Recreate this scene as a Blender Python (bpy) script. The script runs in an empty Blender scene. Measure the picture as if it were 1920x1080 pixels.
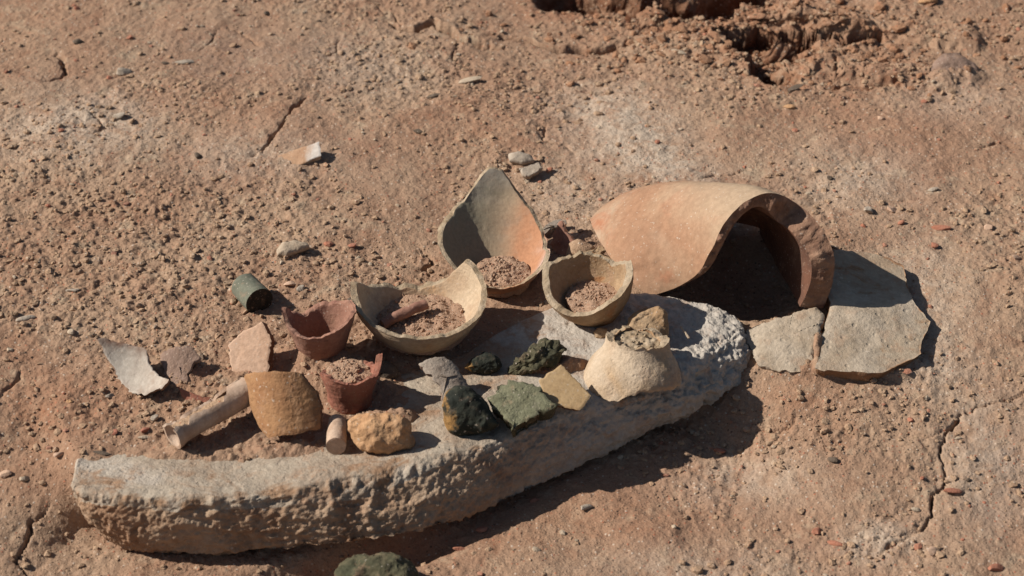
import bpy, bmesh, math, random
import numpy as np
from mathutils import Vector
random.seed(7); RNG = np.random.default_rng(11)
SC = bpy.context.scene; COL = SC.collection

# ------------------------------------------------------------------ camera, world, sun, exposure
ZB = 0.05                                   # height of the upper ground (the lower ground in front is 0)
PITCH = math.radians(35.0); DIST = 2.0; LENS = 75.0
cam = bpy.data.cameras.new('camera'); camo = bpy.data.objects.new('camera', cam); COL.objects.link(camo)
camo.location = (0, -DIST*math.cos(PITCH), ZB + DIST*math.sin(PITCH))
camo.rotation_euler = (math.pi/2 - PITCH, 0, 0)
cam.lens = LENS; cam.sensor_width = 36; cam.clip_start = .05; cam.clip_end = 500
cam.dof.use_dof = True; cam.dof.focus_distance = 1.96; cam.dof.aperture_fstop = 8
SC.camera = camo
SUN_EL = math.radians(38); SHADOW_AZ = math.radians(-2)      # direction in which shadows run, from +x
wd = bpy.data.worlds.new('World'); SC.world = wd; wd.use_nodes = True
nt = wd.node_tree; bg = nt.nodes['Background']; sky = nt.nodes.new('ShaderNodeTexSky')
sky.sky_type = 'NISHITA'; sky.sun_disc = False; sky.sun_elevation = SUN_EL
sdir = Vector((-math.cos(SHADOW_AZ)*math.cos(SUN_EL), -math.sin(SHADOW_AZ)*math.cos(SUN_EL), math.sin(SUN_EL)))
sky.sun_rotation = math.atan2(sdir.x, sdir.y)
nt.links.new(sky.outputs[0], bg.inputs[0]); bg.inputs[1].default_value = 0.05
sl = bpy.data.lights.new('sun', 'SUN'); so = bpy.data.objects.new('sun', sl); COL.objects.link(so)
sl.energy = 5.0; sl.angle = math.radians(.55); sl.color = (1, .95, .88)
so.rotation_euler = sdir.to_track_quat('Z', 'Y').to_euler(); so.location = sdir*5
SC.view_settings.view_transform = 'Standard'; SC.view_settings.look = 'None'
SC.view_settings.exposure = 0.27; SC.view_settings.gamma = 1; SC.view_settings.use_curve_mapping = False

# ------------------------------------------------------------------ helpers
CP = np.array(camo.location); cp_, sp_ = math.cos(PITCH), math.sin(PITCH)
FW = np.array([0, cp_, -sp_]); UP = np.array([0, sp_, cp_]); RT = np.array([1., 0, 0])
KP = 36.0/LENS/1920
def ray(px, py):
    d = FW + RT*((px-960)*KP) - UP*((py-540)*KP); return d/np.linalg.norm(d)
def G(px, py, z=ZB):                          # point of the plane at height z seen at photo pixel px, py
    d = ray(px, py); return CP + d*((z-CP[2])/d[2])
def onplane(px, py, o, n):
    d = ray(px, py); return CP + d*(np.dot(o-CP, n)/np.dot(d, n))
def topx(x, y, z):
    vx, vy, vz = x-CP[0], y-CP[1], z-CP[2]
    f = vy*FW[1]+vz*FW[2]; u = vy*UP[1]+vz*UP[2]
    return 960+vx/f/KP, 540-u/f/KP
def sstep(a, b, x):
    t = np.clip((x-a)/(b-a), 0, 1); return t*t*(3-2*t)
def _h(ix, iy, iz, seed):
    n = (ix.astype(np.int64)*374761393 + iy.astype(np.int64)*668265263 + iz.astype(np.int64)*2147483647 + seed*974711) & 0xffffffff
    n = ((n ^ (n >> 13))*1274126177) & 0xffffffff
    n = ((n ^ (n >> 16))*2246822519) & 0xffffffff
    return ((n ^ (n >> 15)) & 0xffffff)/8388607.5 - 1
def noise(x, y, z, seed=0):
    x = np.asarray(x, float); y = np.asarray(y, float)+0*x; z = np.asarray(z, float)+0*x
    fx, fy, fz = np.floor(x), np.floor(y), np.floor(z)
    tx, ty, tz = x-fx, y-fy, z-fz
    tx, ty, tz = [t*t*t*(t*(t*6-15)+10) for t in (tx, ty, tz)]
    r = 0
    for i in (0, 1):
        for j in (0, 1):
            for k in (0, 1):
                r = r + _h(fx+i, fy+j, fz+k, seed)*(tx if i else 1-tx)*(ty if j else 1-ty)*(tz if k else 1-tz)
    return r
def noise2(x, y, seed=0):
    fx, fy = np.floor(x), np.floor(y); tx, ty = x-fx, y-fy
    tx, ty = [t*t*t*(t*(t*6-15)+10) for t in (tx, ty)]; r = 0; zz = fx*0
    for i in (0, 1):
        for j in (0, 1): r = r + _h(fx+i, fy+j, zz, seed)*(tx if i else 1-tx)*(ty if j else 1-ty)
    return r
def fbm2(x, y, f, o=4, seed=0, g=.5):
    r = 0; a = 1
    for k in range(o): r = r + a*noise2(x*f+k*7.3, y*f-k*3.1, seed+k); f *= 2.03; a *= g
    return r
def fbm(P, f, o=4, seed=0, g=.5):
    r = 0; a = 1
    for k in range(o): r = r + a*noise(P[:, 0]*f+k*5.7, P[:, 1]*f+k*1.3, P[:, 2]*f-k*2.9, seed+k); f *= 2.03; a *= g
    return r
def tag(o, label=None, cat=None, group=None, kind=None):
    if label: o['label'] = label
    if cat: o['category'] = cat
    if group: o['group'] = group
    if kind: o['kind'] = kind
    return o
def mesh_obj(name, V, F, mats, origin=None, mi=None, smooth=True, parent=None, auto=None):
    V = np.asarray(V, float)
    if origin is None: origin = np.array([V[:, 0].mean(), V[:, 1].mean(), V[:, 2].min()])
    me = bpy.data.meshes.new(name)
    F = np.asarray(F)
    me.vertices.add(len(V)); me.vertices.foreach_set('co', (V-origin).ravel())
    n = F.shape[1]; me.loops.add(F.size); me.loops.foreach_set('vertex_index', F.ravel().astype(np.int32))
    me.polygons.add(len(F)); me.polygons.foreach_set('loop_start', np.arange(0, F.size, n, dtype=np.int32))
    me.polygons.foreach_set('use_smooth', np.full(len(F), smooth))
    for m in (mats if isinstance(mats, (list, tuple)) else [mats]): me.materials.append(m)
    if mi is not None: me.polygons.foreach_set('material_index', np.asarray(mi, np.int32))
    me.update(calc_edges=True); me.validate()
    if auto: me.set_sharp_from_angle(angle=math.radians(auto))
    o = bpy.data.objects.new(name, me); COL.objects.link(o); o.location = origin
    if parent: o.parent = parent; o.location = Vector(origin) - parent.location
    return o
def gridfaces(nr, nc, wrap=False, base=0):
    r = np.arange(nr-1)[:, None]; c = np.arange(nc if wrap else nc-1)[None, :]; c2 = (c+1) % nc
    return (np.stack([r*nc+c, r*nc+c2, (r+1)*nc+c2, (r+1)*nc+c], -1)+base).reshape(-1, 4)
def normals(V, F):
    a, b, c, d = (V[F[:, i]] for i in range(4))
    n = np.cross(c-a, d-b); N = np.zeros_like(V)
    for i in range(4): np.add.at(N, F[:, i], n)
    return N/np.maximum(np.linalg.norm(N, axis=1, keepdims=True), 1e-12)

# ------------------------------------------------------------------ materials
def lin(c): return tuple(((v/255+.055)/1.055)**2.4 if v > 10 else v/255/12.92 for v in c)
KA = 0.72
def A(r, g, b, k=.9):
    c = lin((r, g, b)); y = .3*c[0]+.55*c[1]+.15*c[2]; return tuple((y+(v-y)*k)*KA for v in c)+(1,)
def nd(t, ty, **k):
    n = t.nodes.new(ty)
    for a, v in k.items():
        if a.startswith('i_'): n.inputs[a[2:].replace('_', ' ')].default_value = v
        else: setattr(n, a, v)
    return n
def mixc(t, f, a, b, mode='MIX'):
    m = t.nodes.new('ShaderNodeMix'); m.data_type = 'RGBA'; m.blend_type = mode
    for s, v in ((0, f), (6, a), (7, b)):
        if hasattr(v, 'is_linked') or hasattr(v, 'links'): t.links.new(v, m.inputs[s])
        else: m.inputs[s].default_value = v
    return m.outputs[2]
def mrange(t, v, a, b, c=0, d=1):
    m = t.nodes.new('ShaderNodeMapRange'); m.interpolation_type = 'SMOOTHSTEP'
    t.links.new(v, m.inputs[0])
    for i, x in zip((1, 2, 3, 4), (a, b, c, d)): m.inputs[i].default_value = x
    return m.outputs[0]
def math2(t, op, a, b):
    m = t.nodes.new('ShaderNodeMath'); m.operation = op
    for i, v in ((0, a), (1, b)):
        if hasattr(v, 'links'): t.links.new(v, m.inputs[i])
        else: m.inputs[i].default_value = v
    return m.outputs[0]
def nz(t, vec, scale, det=4, rough=.55, dist=0):
    n = nd(t, 'ShaderNodeTexNoise', i_Scale=scale, i_Detail=det, i_Roughness=rough, i_Distortion=dist)
    t.links.new(vec, n.inputs['Vector']); return n.outputs[0]
def newmat(name):
    m = bpy.data.materials.new(name); m.use_nodes = True; t = m.node_tree
    b = t.nodes['Principled BSDF']; b.inputs['Roughness'].default_value = .92
    b.inputs['Specular IOR Level'].default_value = .25
    return m, t, b
def fired(name, c1, c2, c3=None, sc=25, stain=None, stain_at=(.56, .68), dust=.35, bump=.5, grain=900, line=0, spec=.25, rough=.9, pit=.3, seed=0, zgrad=None, cover=None):
    """earthen surface: two tones, an optional stain, soil dust, dark and pale grains, pits"""
    m, t, b = newmat(name); tc = nd(t, 'ShaderNodeTexCoord')
    mp = nd(t, 'ShaderNodeMapping'); mp.inputs['Location'].default_value = (seed*1.7, seed*.9, seed*2.3)
    t.links.new(tc.outputs['Object'], mp.inputs['Vector']); v = mp.outputs[0]
    n1 = nz(t, v, sc, 5, .6, .4); col = mixc(t, mrange(t, n1, .38, .62), c1, c2)
    if c3: col = mixc(t, mrange(t, nz(t, v, sc*.55, 3, .5, .8), .5, .66), col, c3)
    if stain: col = mixc(t, mrange(t, nz(t, v, sc*1.6, 5, .65, .6), *stain_at), col, stain)
    if zgrad:                                              # blend towards another colour along one object axis
        ax, lo, hi, cz = zgrad
        s = nd(t, 'ShaderNodeSeparateXYZ'); t.links.new(tc.outputs['Object'], s.inputs[0])
        w = math2(t, 'ADD', s.outputs[ax], math2(t, 'MULTIPLY', math2(t, 'SUBTRACT', n1, .5), .05))
        col = mixc(t, mrange(t, w, lo, hi), col, cz)
    nf = nz(t, v, grain*.28, 4, .65)
    col = mixc(t, mrange(t, nf, .3, .7, 0, .5), col, mixc(t, 1.0, col, (.62, .6, .58, 1), 'MULTIPLY'))
    col = mixc(t, mrange(t, nz(t, v, grain*.5, 2, .5), .66, .72, 0, .55), col, (.5, .42, .34, 1))
    if dust: col = mixc(t, mrange(t, nz(t, v, sc*2.4, 6, .7, .3), .52, .66, 0, dust), col, A(180, 140, 108))
    if cover: col = mixc(t, mrange(t, nz(t, v, sc*.9, 6, .75, .3), cover, cover+.1), col, A(180, 142, 110))
    t.links.new(col, b.inputs['Base Color'])
    h = math2(t, 'ADD', math2(t, 'MULTIPLY', nz(t, v, grain*.14, 5, .7), 1.4), math2(t, 'MULTIPLY', nz(t, v, grain*.6, 3, .6), .6))
    vo = nd(t, 'ShaderNodeTexVoronoi', i_Scale=grain*.16); t.links.new(v, vo.inputs['Vector'])
    h = math2(t, 'ADD', h, mrange(t, vo.outputs['Distance'], .08, .26, -pit, 0))
    if line:
        wv = nd(t, 'ShaderNodeTexWave', i_Scale=line, i_Distortion=6, i_Detail=4, i_Detail_Scale=2); wv.bands_direction = 'Z'
        t.links.new(v, wv.inputs['Vector']); h = math2(t, 'ADD', h, math2(t, 'MULTIPLY', wv.outputs[1], .16))
    bp = nd(t, 'ShaderNodeBump', i_Strength=bump, i_Distance=.0016); t.links.new(h, bp.inputs['Height'])
    t.links.new(bp.outputs[0], b.inputs['Normal'])
    b.inputs['Roughness'].default_value = rough; b.inputs['Specular IOR Level'].default_value = spec
    return m
def soil_mat(name, use_masks=True, tint=None, grav=0):
    m, t, b = newmat(name); ge = nd(t, 'ShaderNodeNewGeometry'); v = ge.outputs['Position']
    col = mixc(t, mrange(t, nz(t, v, 7, 6, .62, .5), .36, .66), A(176, 137, 108), A(187, 153, 123))
    col = mixc(t, mrange(t, nz(t, v, 19, 5, .65, .8), .52, .68, 0, .5), col, A(164, 117, 87))
    col = mixc(t, mrange(t, nz(t, v, 33, 5, .7, .3), .54, .7, 0, .55), col, A(206, 182, 150))
    if use_masks:
        n = mrange(t, nz(t, v, 45, 6, .72, .6), .3, .62)
        for an, c, k in (('pale', A(216, 196, 172), .85), ('rust', A(172, 116, 80), .65), ('grey', A(160, 134, 116), .9), ('deep_shade', A(122, 78, 52), 1.6)):
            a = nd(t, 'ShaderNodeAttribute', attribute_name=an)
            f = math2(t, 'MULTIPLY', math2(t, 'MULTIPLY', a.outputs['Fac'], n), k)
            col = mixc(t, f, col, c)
    if tint: col = mixc(t, tint[1], col, tint[0])
    nf = nz(t, v, 420, 4, .7)
    col = mixc(t, mrange(t, nf, .32, .68, 0, .55), mixc(t, 1.0, col, (1.08, 1.08, 1.08, 1), 'MULTIPLY'), mixc(t, 1.0, col, (.68, .62, .57, 1), 'MULTIPLY'))
    # sand grains of different stone
    vo = nd(t, 'ShaderNodeTexVoronoi', i_Scale=330 if not grav else 520); t.links.new(v, vo.inputs['Vector'])
    sx = nd(t, 'ShaderNodeSeparateColor'); t.links.new(vo.outputs['Color'], sx.inputs[0])
    near = mrange(t, vo.outputs['Distance'], .25, .42, 1, 0)
    col = mixc(t, math2(t, 'MULTIPLY', near, mrange(t, sx.outputs[0], .9 if not grav else .7, .93, 0, .75)), col, A(226, 204, 180))
    col = mixc(t, math2(t, 'MULTIPLY', near, mrange(t, sx.outputs[1], .92 if not grav else .75, .95, 0, .8)), col, A(196, 120, 86))
    col = mixc(t, math2(t, 'MULTIPLY', near, mrange(t, sx.outputs[2], .93, .96, 0, .7)), col, A(84, 70, 60))
    t.links.new(col, b.inputs['Base Color'])
    h = math2(t, 'ADD', math2(t, 'MULTIPLY', nz(t, v, 150, 6, .75), 2.2), math2(t, 'MULTIPLY', nz(t, v, 520, 3, .65), .8))
    h = math2(t, 'ADD', h, mrange(t, vo.outputs['Distance'], .1, .5, .55, 0))
    bp = nd(t, 'ShaderNodeBump', i_Strength=.5, i_Distance=.002); t.links.new(h, bp.inputs['Height'])
    t.links.new(bp.outputs[0], b.inputs['Normal']); b.inputs['Specular IOR Level'].default_value = .12
    b.inputs['Roughness'].default_value = 1
    return m

M = {}
M['soil'] = soil_mat('dry_soil'); M['crumb'] = soil_mat('soil_crumb', False, (A(204, 170, 134), .5))
M['grit'] = soil_mat('grit_fill', False, (A(200, 162, 132), .6), 1)
M['brick'] = fired('brick_chip', A(196, 124, 92), A(190, 134, 106), grain=900, dust=.3)
M['chip'] = fired('pale_chip', A(214, 190, 160), A(188, 164, 136), grain=900, dust=.3)
M['dark'] = fired('dark_stone', A(112, 96, 80), A(134, 112, 92), grain=900, dust=.3)
M['slab'] = fired('weathered_limestone', A(200, 182, 158), A(182, 160, 136), A(208, 192, 172), sc=14, stain=A(172, 134, 100), stain_at=(.5, .66), dust=.5, bump=1.0, grain=620, pit=.35, cover=.56, zgrad=(0, .0, .14, A(208, 196, 180)))
M['slabface'] = fired('weathered_limestone_side', A(184, 146, 112), A(198, 166, 134), A(174, 132, 98), sc=16, stain=A(170, 130, 98), stain_at=(.54, .66), dust=.5, bump=1.0, grain=620, pit=.3, seed=3, zgrad=(0, .0, .14, A(204, 190, 172)))
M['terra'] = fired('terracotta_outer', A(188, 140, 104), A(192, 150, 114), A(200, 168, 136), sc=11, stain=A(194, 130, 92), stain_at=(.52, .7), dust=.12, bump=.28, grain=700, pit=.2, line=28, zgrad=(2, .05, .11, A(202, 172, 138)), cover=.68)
M['terrain'] = fired('terracotta_inner_shade', A(140, 92, 66), A(118, 82, 64), sc=20, dust=.3, bump=.4)  # inner wall coloured darker to deepen the shade inside the jar
M['terrabreak'] = fired('terracotta_break', A(168, 126, 98), A(146, 106, 82), A(182, 140, 110), sc=60, dust=.4, bump=1.0, grain=500, pit=.7)
M['buff'] = fired('buff_ware', A(220, 192, 156), A(206, 174, 138), sc=18, stain=A(214, 168, 120), stain_at=(.55, .72), dust=.35, bump=.45, line=75, pit=.3, cover=.64)
M['buffbreak'] = fired('buff_break', A(200, 176, 144), A(176, 150, 116), sc=60, dust=.3, bump=.9, grain=600, pit=.5)
M['cup'] = fired('sandy_ware', A(200, 166, 126), A(180, 142, 100), sc=22, stain=A(196, 138, 86), dust=.45, bump=.6, pit=.35, cover=.64)
M['ochre'] = fired('ochre_ware', A(188, 138, 90), A(172, 120, 76), A(196, 150, 106), sc=26, dust=.4, bump=.8, line=60, grain=600)
M['pink'] = fired('pinkish_ware', A(184, 134, 110), A(164, 114, 92), sc=22, stain=A(150, 100, 84), dust=.3, bump=.35, line=50)
M['red'] = fired('red_ware', A(184, 118, 92), A(166, 102, 80), sc=24, dust=.35, bump=.4, line=60)
M['tan'] = fired('tan_ware', A(226, 186, 154), A(218, 174, 140), sc=16, dust=.2, bump=.4)
M['tanbreak'] = fired('tan_break', A(150, 108, 78), A(128, 90, 66), sc=60, dust=.4, bump=1.0)
M['yellow'] = fired('yellow_ware', A(208, 172, 122), A(196, 158, 106), sc=16, dust=.15, bump=.25, line=40, pit=.1)
M['cream'] = fired('cream_ware', A(222, 196, 164), A(208, 176, 138), A(212, 168, 112), sc=16, stain=A(190, 160, 134), dust=.3, bump=.7, pit=.4)
M['green'] = fired('grey_green_pipe', A(134, 134, 114), A(114, 116, 98), sc=40, dust=.35, bump=.3)
M['greenend'] = fired('shaded_pipe_end', A(70, 62, 50), A(54, 50, 42), sc=60, dust=.25, bump=.6)  # end face coloured dark for the shade on it
M['moss'] = fired('green_rock', A(138, 136, 104), A(122, 120, 90), A(150, 142, 116), sc=30, stain=A(96, 92, 66), dust=.3, bump=.9, pit=.5)
M['slag'] = fired('dark_green_slag', A(98, 92, 66), A(72, 70, 50), A(118, 108, 80), sc=50, dust=.25, bump=1.0, grain=500, pit=.9)
M['slag2'] = fired('mossy_clod', A(108, 100, 72), A(82, 82, 58), A(132, 116, 88), sc=40, dust=.45, bump=1.0, grain=450, pit=.9)
M['black'] = fired('black_green_rock', A(60, 62, 50), A(42, 46, 38), A(84, 82, 62), sc=50, dust=.15, bump=1.0, grain=500, pit=.7, zgrad=(0, -.012, -.019, A(176, 130, 66)))
M['bone'] = fired('bone', A(218, 186, 158), A(202, 164, 134), A(226, 202, 178), sc=30, dust=.3, bump=.35, pit=.2)
M['greybone'] = fired('grey_sherd', A(182, 166, 148), A(160, 140, 122), A(196, 180, 162), sc=22, dust=.3, bump=.6)
M['greybrown'] = fired('grey_brown_sherd', A(172, 140, 120), A(150, 120, 100), A(186, 158, 136), sc=30, dust=.6, bump=.7)
M['shell'] = fired('stained_grey_sherd', A(212, 198, 180), A(196, 178, 160), sc=24, dust=.3, bump=.4, zgrad=(1, .006, .022, A(146, 108, 84)))
M['gold2'] = fired('tan_white_sherd', A(204, 160, 122), A(192, 146, 108), sc=30, dust=.1, bump=.3, zgrad=(0, .002, .016, A(226, 214, 200)))
M['crust'] = fired('crusty_clay', A(216, 166, 116), A(204, 150, 100), A(226, 186, 142), sc=30, dust=.3, bump=1.0, grain=500, pit=.6)
M['stone'] = fired('grey_flagstone', A(206, 186, 160), A(190, 168, 140), A(190, 160, 128), sc=18, stain=A(176, 132, 90), stain_at=(.58, .72), dust=.4, bump=.8, grain=600, pit=.6, cover=.6)
M['terrabreak2'] = fired('brown_stone_side', A(180, 138, 100), A(156, 116, 82), sc=50, dust=.5, bump=1.0, grain=500, pit=.8)
M['stone2'] = fired('pale_grey_stone', A(200, 182, 160), A(180, 160, 138), sc=30, dust=.3, bump=.5)
M['gold'] = fired('golden_sherd', A(202, 164, 128), A(190, 148, 110), sc=30, dust=.2, bump=.25, line=60, pit=.1)
gr, gt, gb = newmat('jar_base_inner')                     # fired zones: grey-green left, orange middle, pink-white right
def _g():
    t = gt; tc = nd(t, 'ShaderNodeTexCoord'); v = tc.outputs['Object']
    s = nd(t, 'ShaderNodeSeparateXYZ'); t.links.new(v, s.inputs[0])
    n = nz(t, v, 22, 5, .6, .5)
    x = math2(t, 'ADD', s.outputs[0], math2(t, 'MULTIPLY', math2(t, 'SUBTRACT', n, .5), .05))
    x = math2(t, 'ADD', x, math2(t, 'MULTIPLY', s.outputs[1], -.35))
    col = mixc(t, mrange(t, x, -.05, -.005), A(158, 148, 122), A(192, 160, 126))
    col = mixc(t, mrange(t, x, -.018, .012), col, A(202, 142, 100))
    col = mixc(t, mrange(t, x, .022, .04), col, A(216, 180, 160))
    top = math2(t, 'ADD', s.outputs[2], math2(t, 'MULTIPLY', math2(t, 'SUBTRACT', n, .5), .06))
    col = mixc(t, mrange(t, top, .045, .075), col, A(172, 160, 142))
    col = mixc(t, mrange(t, nz(t, v, 70, 5, .7), .5, .75, 0, .4), col, A(190, 166, 140))
    col = mixc(t, mrange(t, nz(t, v, 300, 4, .65), .35, .7, 0, .4), col, mixc(t, 1.0, col, (.6, .58, .56, 1), 'MULTIPLY'))
    t.links.new(col, gb.inputs['Base Color'])
    h = math2(t, 'ADD', nz(t, v, 120, 5, .65), math2(t, 'MULTIPLY', nz(t, v, 500, 3, .6), .4))
    bp = nd(t, 'ShaderNodeBump', i_Strength=.35, i_Distance=.0015); t.links.new(h, bp.inputs['Height']); t.links.new(bp.outputs[0], gb.inputs['Normal'])
_g(); M['jar'] = gr

# ------------------------------------------------------------------ ground
SLAB = [  # top-front px, top-back px, bottom-front px, top z, bottom z
 ((136,912),(146,862),(180,980),.050,.006), ((160,925),(182,854),(208,1015),.054,.001), ((270,936),(330,830),(270,1037),.056,.0),
 ((440,934),(470,795),(430,1039),.056,.003), ((620,908),(610,750),(610,1024),.056,.012), ((760,880),(720,712),(760,1002),.056,.014),
 ((880,846),(850,670),(870,970),.057,.013), ((985,806),(960,610),(985,922),.057,.010), ((1080,768),(1050,575),(1100,867),.057,.008),
 ((1185,738),(1130,556),(1210,814),.057,.010), ((1282,700),(1200,552),(1300,777),.058,.014), ((1345,662),(1270,560),(1370,740),.059,.018),
 ((1386,630),(1335,574),(1408,702),.058,.021), ((1398,614),(1380,596),(1420,680),.053,.024)]
TBZ = [s[3]-d for s, d in zip(SLAB, (.004,.011,.015,.016,.014,.008,.003,0,0,0,0,0,0,0))]
TBW = np.array([G(*s[1], z) for s, z in zip(SLAB, TBZ)]); BFW = np.array([G(*s[2], s[4]) for s in SLAB])
xb, yb = TBW[:, 0], TBW[:, 1]; xf, yf = BFW[:, 0], BFW[:, 1]
def macro(x, y):
    x = np.asarray(x, float); y = np.asarray(y, float)
    yF = np.interp(x, xf, yf); yB = np.interp(x, xb, yb)
    L = sstep(-.35, -.43, x); R = sstep(.12, .30, x)
    a = (yF+.015)*(1-L)*(1-R) + L*(-.40) + R*(-.40); b = np.minimum(yB-.01, yF+.075)*(1-L)*(1-R) + L*(-.10) + R*.06
    return ZB*sstep(a, b, y)
TFW = np.array([G(*q[0], q[3]) for q in SLAB])
def surf(x, y):
    z = float(macro(x, y))
    if xf[0] < x < xf[-1] and np.interp(x, TFW[:, 0], TFW[:, 1])-.004 < y < np.interp(x, xb, yb):
        y0 = np.interp(x, TFW[:, 0], TFW[:, 1]); y1 = np.interp(x, xb, yb); f = min(max((y-y0)/max(y1-y0, 1e-6), 0), 1)
        z = max(z, float(np.interp(x, TFW[:, 0], TFW[:, 2])*(1-f)+np.interp(x, xb, TBW[:, 2])*f)+.0005)
    return z
def P(px, py, dz=0, f=None):                          # point of the ground seen at a pixel
    z = ZB
    for _ in range(12):
        g = G(px, py, z+dz); z = .5*z+.5*(f or surf)(g[0], g[1])
    return G(px, py, z+dz)
def axis_coords(lo, hi, n, far, m):
    c = np.linspace(lo, hi, n); k = np.cumsum(1.27**np.arange(m)); k = k*(c[1]-c[0])/far
    return np.concatenate([(lo-(far)*k)[::-1], c, hi+far*k])
GX = axis_coords(-.67, .67, 1090, 40, 40)
GY = axis_coords(-.42, .65, 690, 40, 40)
X, Y = np.meshgrid(GX, GY); H = macro(X, Y)
PXX, PYY = topx(X, Y, H)
inn = (np.abs(X) < .9) & (Y > -.6) & (Y < .9)
H += .006*fbm2(X, Y, 3.5, 3, 5) + .0022*fbm2(X, Y, 17, 3, 9)
n1 = fbm2(X, Y, 60, 4, 21, .55); n2 = fbm2(X, Y, 170, 3, 31, .6)
def blob(px, py, rx, ry, p=1.0): return np.exp(-(((PXX-px)/rx)**2+((PYY-py)/ry)**2)*p)
crumbly = np.clip(.34 + .45*fbm2(X, Y, 8, 4, 44) + .7*blob(300, 480, 420, 170) + .6*blob(250, 760, 240, 130) + .5*blob(1400, 820, 250, 80)
                  - .5*blob(330, 90, 300, 90) - .2*blob(1500, 950, 500, 200) - .4*blob(1180, 240, 200, 90) - .3*blob(1850, 820, 120, 200), .05, 1.1)
H += (.0012*n1 + .0010*np.clip(n2, -.6, 1.5) + .00055*fbm2(X, Y, 300, 2, 35, .6))*(.5+.7*crumbly)
# soil heaps lying on the slab and between the sherds
def heap(px, py, rx, ry, h):
    global H
    H += h*np.exp(-((((PXX-px)/rx)**2+((PYY-py)/ry)**2))**1.5)*(1+.5*n1*.4)
for a in ((420,858,150,26,.004),(560,850,70,26,.004),(640,700,110,32,.012),(560,680,90,30,.006),(760,640,80,25,.006),(1040,700,75,16,.014),(740,790,60,16,.009),(330,700,90,30,.006),(390,750,70,20,.004),(1500,660,40,30,.004),(950,700,60,20,.004),(1533,660,12,40,.012),(605,690,52,12,.004),(790,668,80,14,.004),(1120,612,50,12,.004),(1500,700,90,12,.006),(1640,704,90,9,.005),(470,712,50,12,.004)): heap(*a)
wx = X + .006*fbm2(X, Y, 28, 4, 71); wy = Y + .009*fbm2(X, Y, 28, 4, 81)
def dist_poly(pts, xs, ys):
    d = np.full(xs.shape, 9.); w = np.array([P(*p)[:2] for p in pts])
    for a, b in zip(w[:-1], w[1:]):
        ab = b-a; t = np.clip(((xs-a[0])*ab[0]+(ys-a[1])*ab[1])/max(ab@ab, 1e-12), 0, 1)
        d = np.minimum(d, np.hypot(xs-a[0]-t*ab[0], ys-a[1]-t*ab[1]))
    return d
rust = np.zeros_like(H); deep_shade = np.zeros_like(H)
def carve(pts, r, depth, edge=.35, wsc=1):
    global H, rust, deep_shade
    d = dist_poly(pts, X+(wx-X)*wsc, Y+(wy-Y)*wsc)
    k = 1-sstep(r*(1-edge), r*(1+edge*.3), d); H -= depth*k; deep_shade = np.maximum(deep_shade, k*min(1, depth/.03))  # deep soil tone that also darkens the pits in place of shade
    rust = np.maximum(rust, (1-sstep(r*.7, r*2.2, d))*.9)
# the collapsed gully at the top right
H += .010*(1-sstep(.012, .035, dist_poly([(1500,40),(1650,55),(1800,80)], wx, wy)))
H += .010*(1-sstep(.010, .036, dist_poly([(1530,128),(1620,138),(1700,150),(1790,150)], wx, wy)))*(1+.25*n1)
H += .008*(1-sstep(.006, .02, dist_poly([(1380,22),(1500,50),(1600,60)], wx, wy)))
carve([(1060,-12),(1180,4),(1310,6),(1420,-30)], .042, .048, .4)
carve([(1110,8),(1180,14)], .016, .040, .5)
carve([(1285,18),(1335,22),(1400,10)], .012, .03, .5)
carve([(1355,66),(1430,66),(1480,72),(1600,84),(1640,82)], .012, .030, .2)
carve([(1400,80),(1440,100),(1500,100)], .024, .022, .3)
carve([(1425,128),(1450,148),(1470,152)], .019, .045, .35)
carve([(1560,172),(1620,176),(1680,168)], .005, .006, .5)
H += .026*np.exp(-((((PXX-1225)/46)**2+((PYY-24)/20)**2))**2)*(1+.35*n1)
rough_area = blob(1500, 80, 260, 80)+blob(1200, 10, 160, 40)
H += rough_area*(.0055*np.abs(fbm2(X, Y, 38, 4, 92, .6))+.0022*fbm2(X, Y, 110, 3, 93, .6))
H -= .032*np.exp(-((((PXX-1400)/115)**2+((PYY-520)/62)**2))**1.5)  # hollow added under the jar so that its inside falls darker
H -= .020*np.exp(-((((PXX-650)/190)**2+((PYY-(1052-(PXX-650)*.22))/34)**2))**2)*(PYY > 0)
# cracks
DY = np.zeros_like(H)
def crack(pts, w=.0016, depth=.009, jag=.0048):
    global H
    ww = np.array([P(*p)[:2] for p in pts]); m = .03
    j0, j1 = np.searchsorted(GX, [ww[:, 0].min()-m, ww[:, 0].max()+m]); i0, i1 = np.searchsorted(GY, [ww[:, 1].min()-m, ww[:, 1].max()+m])
    xs, ys = X[i0:i1, j0:j1], Y[i0:i1, j0:j1]
    d = dist_poly(pts, xs+jag*fbm2(xs, ys, 55, 3, 13), ys+jag*fbm2(xs, ys, 55, 3, 17))
    wv = w*(1+.6*fbm2(xs, ys, 40, 2, 19))
    de = np.minimum(np.hypot(xs-ww[0, 0], ys-ww[0, 1]), np.hypot(xs-ww[-1, 0], ys-ww[-1, 1])); tp = .15+.85*sstep(0, .035, de)
    wv = wv*(.55+.45*tp)
    if w > .003:                                   # the far lip stands proud and hangs over the crack
        o_ = np.argsort(ww[:, 0]); up = sstep(-.001, .001, ys+jag*fbm2(xs, ys, 55, 3, 17)-np.interp(xs, ww[o_, 0], ww[o_, 1]))
        lipm = up*np.exp(-((d-wv*.9)/.0055)**2)*tp; DY[i0:i1, j0:j1] -= .0022*lipm; H[i0:i1, j0:j1] += .0045*up*np.exp(-(d/.012)**2)*tp
    H[i0:i1, j0:j1] -= 1.3*depth*tp*np.exp(-(d/np.maximum(wv*.72, .0007))**4) + .0008*np.exp(-(d/(w*3))**2)
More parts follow.
